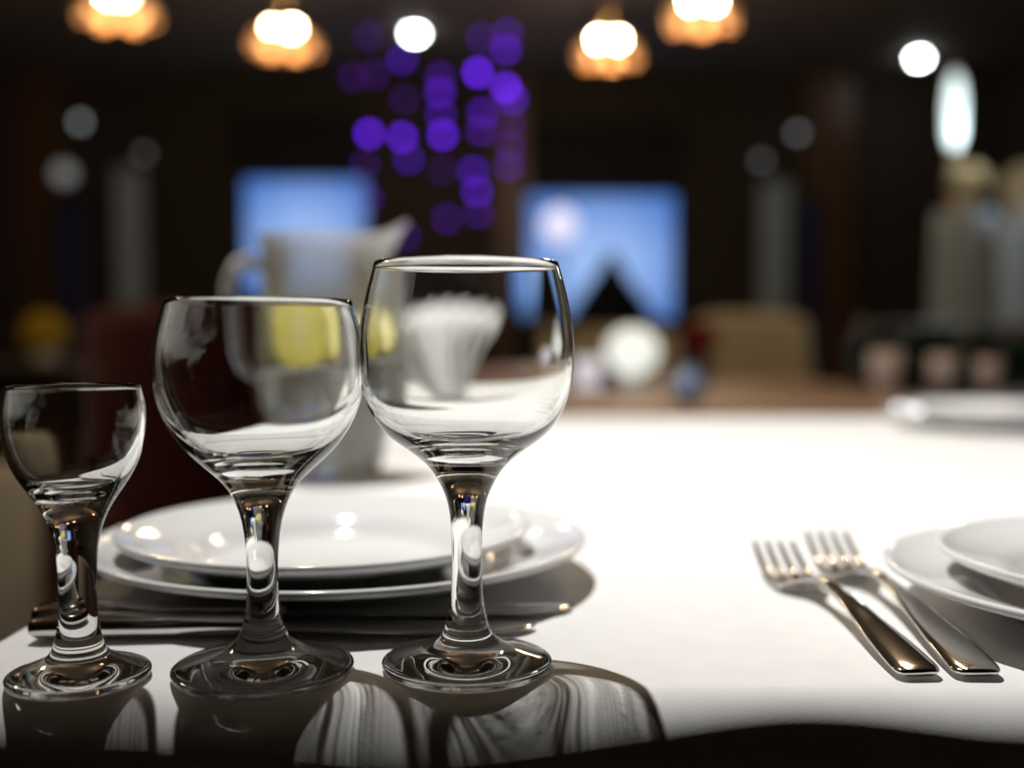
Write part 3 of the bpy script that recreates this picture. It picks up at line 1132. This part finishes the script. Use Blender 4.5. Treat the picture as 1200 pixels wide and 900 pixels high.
CH = [(333, 35, None, 'chandelier with amber shades, above and left of the purple lights'), (713, 48, None, 'chandelier with amber shades, right of the purple lights'),
      (138, -2, None, 'chandelier cut by the top picture edge at far left'), (822, 3, None, 'chandelier cut by the top picture edge, right of the centre')]
ch0 = None
spots = []
for px, py, _, lb in CH:
    q = on_z(px, py, 2.61)
    spots.append((q.x, q.y, lb))
spots += [(-2.2, 2.2, 'chandelier overhead at left of the table, outside the picture'), (1.0, 2.5, 'chandelier overhead at right of the table, outside the picture')]
for i, (x, y, lb) in enumerate(spots):
    if i == 0:
        ch0 = chandelier()
        ch0.location = (x, y, 2.62)
        ch0['label'] = lb
    else:
        c_ = dup(ch0, (x, y, 2.62), None, lb)

# the spotlight that lights our table hangs from the ceiling above the picture
ps = thing('pendant_spotlight', 'black pendant spotlight above the near table, outside the picture', 'lamp', SPOT_POS)
can = latheo('can', [(0.052, -0.01), (0.055, -0.01), (0.055, 0.10), (0.04, 0.12), (0, 0.125), (0, 0.121), (0.037, 0.116), (0.052, 0.098), (0.052, -0.01)], M['blackmetal'], ps, 32)
can.rotation_euler = (SPOT_POS - SPOT_AIM).to_track_quat('Z', 'Y').to_euler()
ax = (SPOT_POS - SPOT_AIM).normalized() * 0.122
bm = bmesh.new()
tube(bm, spline([ax, ax + Vector((0, 0, 0.05)), (ax.x, ax.y, RZ - SPOT_POS.z - 0.001)], 4), 0.006, 10)
mesh_obj('rod', bm, M['blackmetal'], ps)

# white recessed downlights
for px, py, lb in ((486, 38, 'white ceiling downlight left of the centre, in front of the purple lights'), (1077, 67, 'white ceiling downlight at the right above the tall lamp')):
    q = on_z(px, py, RZ - 0.012)
    t = thing('downlight', lb, 'lamp', (q.x, q.y, RZ - 0.0005), 0, 'white ceiling downlights')
    latheo('trim_ring', [(0.045, 0), (0.065, 0), (0.062, -0.012), (0.045, -0.016), (0.045, 0)], M['vase'], t, 28)
    latheo('lens', [(0, -0.001), (0.044, -0.001), (0.043, -0.022), (0.03, -0.04), (0, -0.046)], M['white_lens'], t, 28)

# purple light strands
PY = 7.2
pts = [(133, 455, 1.0), (252, 468, 0.9), (277, 548, 0.35), (252, 185, 0.4), (132, 100, 0.12), (150, 240, 0.1), (390, 250, 0.25), (390, 305, 0.55), (392, 385, 0.35), (400, 460, 0.95),
       (528, 233, 1.3), (630, 290, 1.2), (655, 330, 0.5), (630, 150, 0.55), (635, 90, 0.3), (540, 105, 0.2), (545, 380, 0.45), (540, 445, 0.3), (510, 590, 0.45), (525, 665, 0.6),
       (530, 745, 0.22), (415, 765, 0.2), (640, 575, 0.25), (645, 500, 0.16), (130, 690, 0.18), (115, 570, 0.1), (265, 830, 0.14), (650, 420, 0.12), (75, 250, 0.08), (260, 330, 0.06), (400, 590, 0.06)]
pts = [(390 + x / 3.104, 10 + y / 3.104, b) for x, y, b in pts]
cols = [(0, 445), (445, 487), (487, 540), (540, 577), (577, 700)]
names = ['leftmost', 'second from left', 'middle', 'fourth from left', 'rightmost']
pm = {}


def purple(b):
    k = round(b, 2)
    if k not in pm:
        hue = (0.16, 0.016, 1.0) if b > 0.3 else (0.22, 0.02, 1.0)
        pm[k] = emat('purple_bulb_%03d' % int(k * 100), hue, 6.0 * b ** 1.25)
    return pm[k]


bulb_me = {}
for (c0, c1), nm in zip(cols, names):
    sel = sorted([p for p in pts if c0 <= p[0] < c1], key=lambda p: p[1])
    top = at_y(sel[0][0], 20, PY)
    t = thing('light_strand', 'hanging strand of purple lights, %s of the five strands' % nm, 'string lights', (top.x, PY, RZ - 0.001), 0, 'purple light strands')
    locs = [at_y(p[0], p[1], PY) - t.location for p in sel]
    bm = bmesh.new()
    # the wire hangs just behind its bulbs
    wire = [Vector((0, 0.03, 0))] + [l + Vector((0, 0.03, 0)) for l in locs]
    tube(bm, wire, 0.002, 6)
    mesh_obj('wire', bm, M['blackmetal'], t)
    for p, l in zip(sel, locs):
        bm = bmesh.new()
        bmesh.ops.create_uvsphere(bm, u_segments=16, v_segments=10, radius=0.027)
        o = mesh_obj('bulb', bm, purple(p[2]), t)
        o.location = l

# dim glowing globes, most added for lamp highlights reflected on dark wood
dim = {}
for px, py, yy, b, rad, lb in ((98, 145, WY, 0.9, 0.035, 'small dim glowing globe at left, above the larger pale globe'), (172, 182, WY, 0.22, 0.035, 'very dim globe added for a lamp highlight above the left grey curtain'),
                               (932, 158, WY, 0.55, 0.035, 'small dim globe added for a lamp highlight above the right grey curtain'), (890, 190, WY, 0.3, 0.035, 'very dim globe added for a lamp highlight left of the right grey curtain'),
                               (82, 206, WY, 0.30, 0.085, 'pale glowing globe above the navy curtain at left'), (656, 264, 8.9, 1.7, 0.15, 'pale white globe standing in for a lamp reflection on the right blue screen')):
    q = at_y(px, py, yy)
    if yy == WY:
        t = thing('wall_glow', lb, 'lamp', (q.x, WY - 0.001, q.z), 0, 'dim wall glows')
        boxo('bracket', (0, -0.02, 0), (0.05, 0.04, 0.10), M['blackmetal'], t, 0.004)
        gy = -0.04 - rad
    else:
        t = thing('reflection_globe', lb, 'lamp', (q.x, yy, 0))  # globe and stand added in place of a lamp reflection on the screen
        latheo('base', [(0, 0), (0.13, 0), (0.13, 0.015), (0.02, 0.03), (0.012, 0.06), (0.012, q.z - rad), (0, q.z - rad)], M['blackmetal'], t, 24)
        gy = 0
    bm = bmesh.new()
    bmesh.ops.create_uvsphere(bm, u_segments=20, v_segments=12, radius=rad, matrix=Matrix.Translation((0, gy, 0 if yy == WY else q.z)))
    mt = emat('dim_globe_%d' % px, (0.85, 0.93, 1.0) if px != 656 else (0.80, 0.80, 1.0), b * (0.9 if rad < 0.05 else 0.55))
    mesh_obj('globe', bm, mt, t)
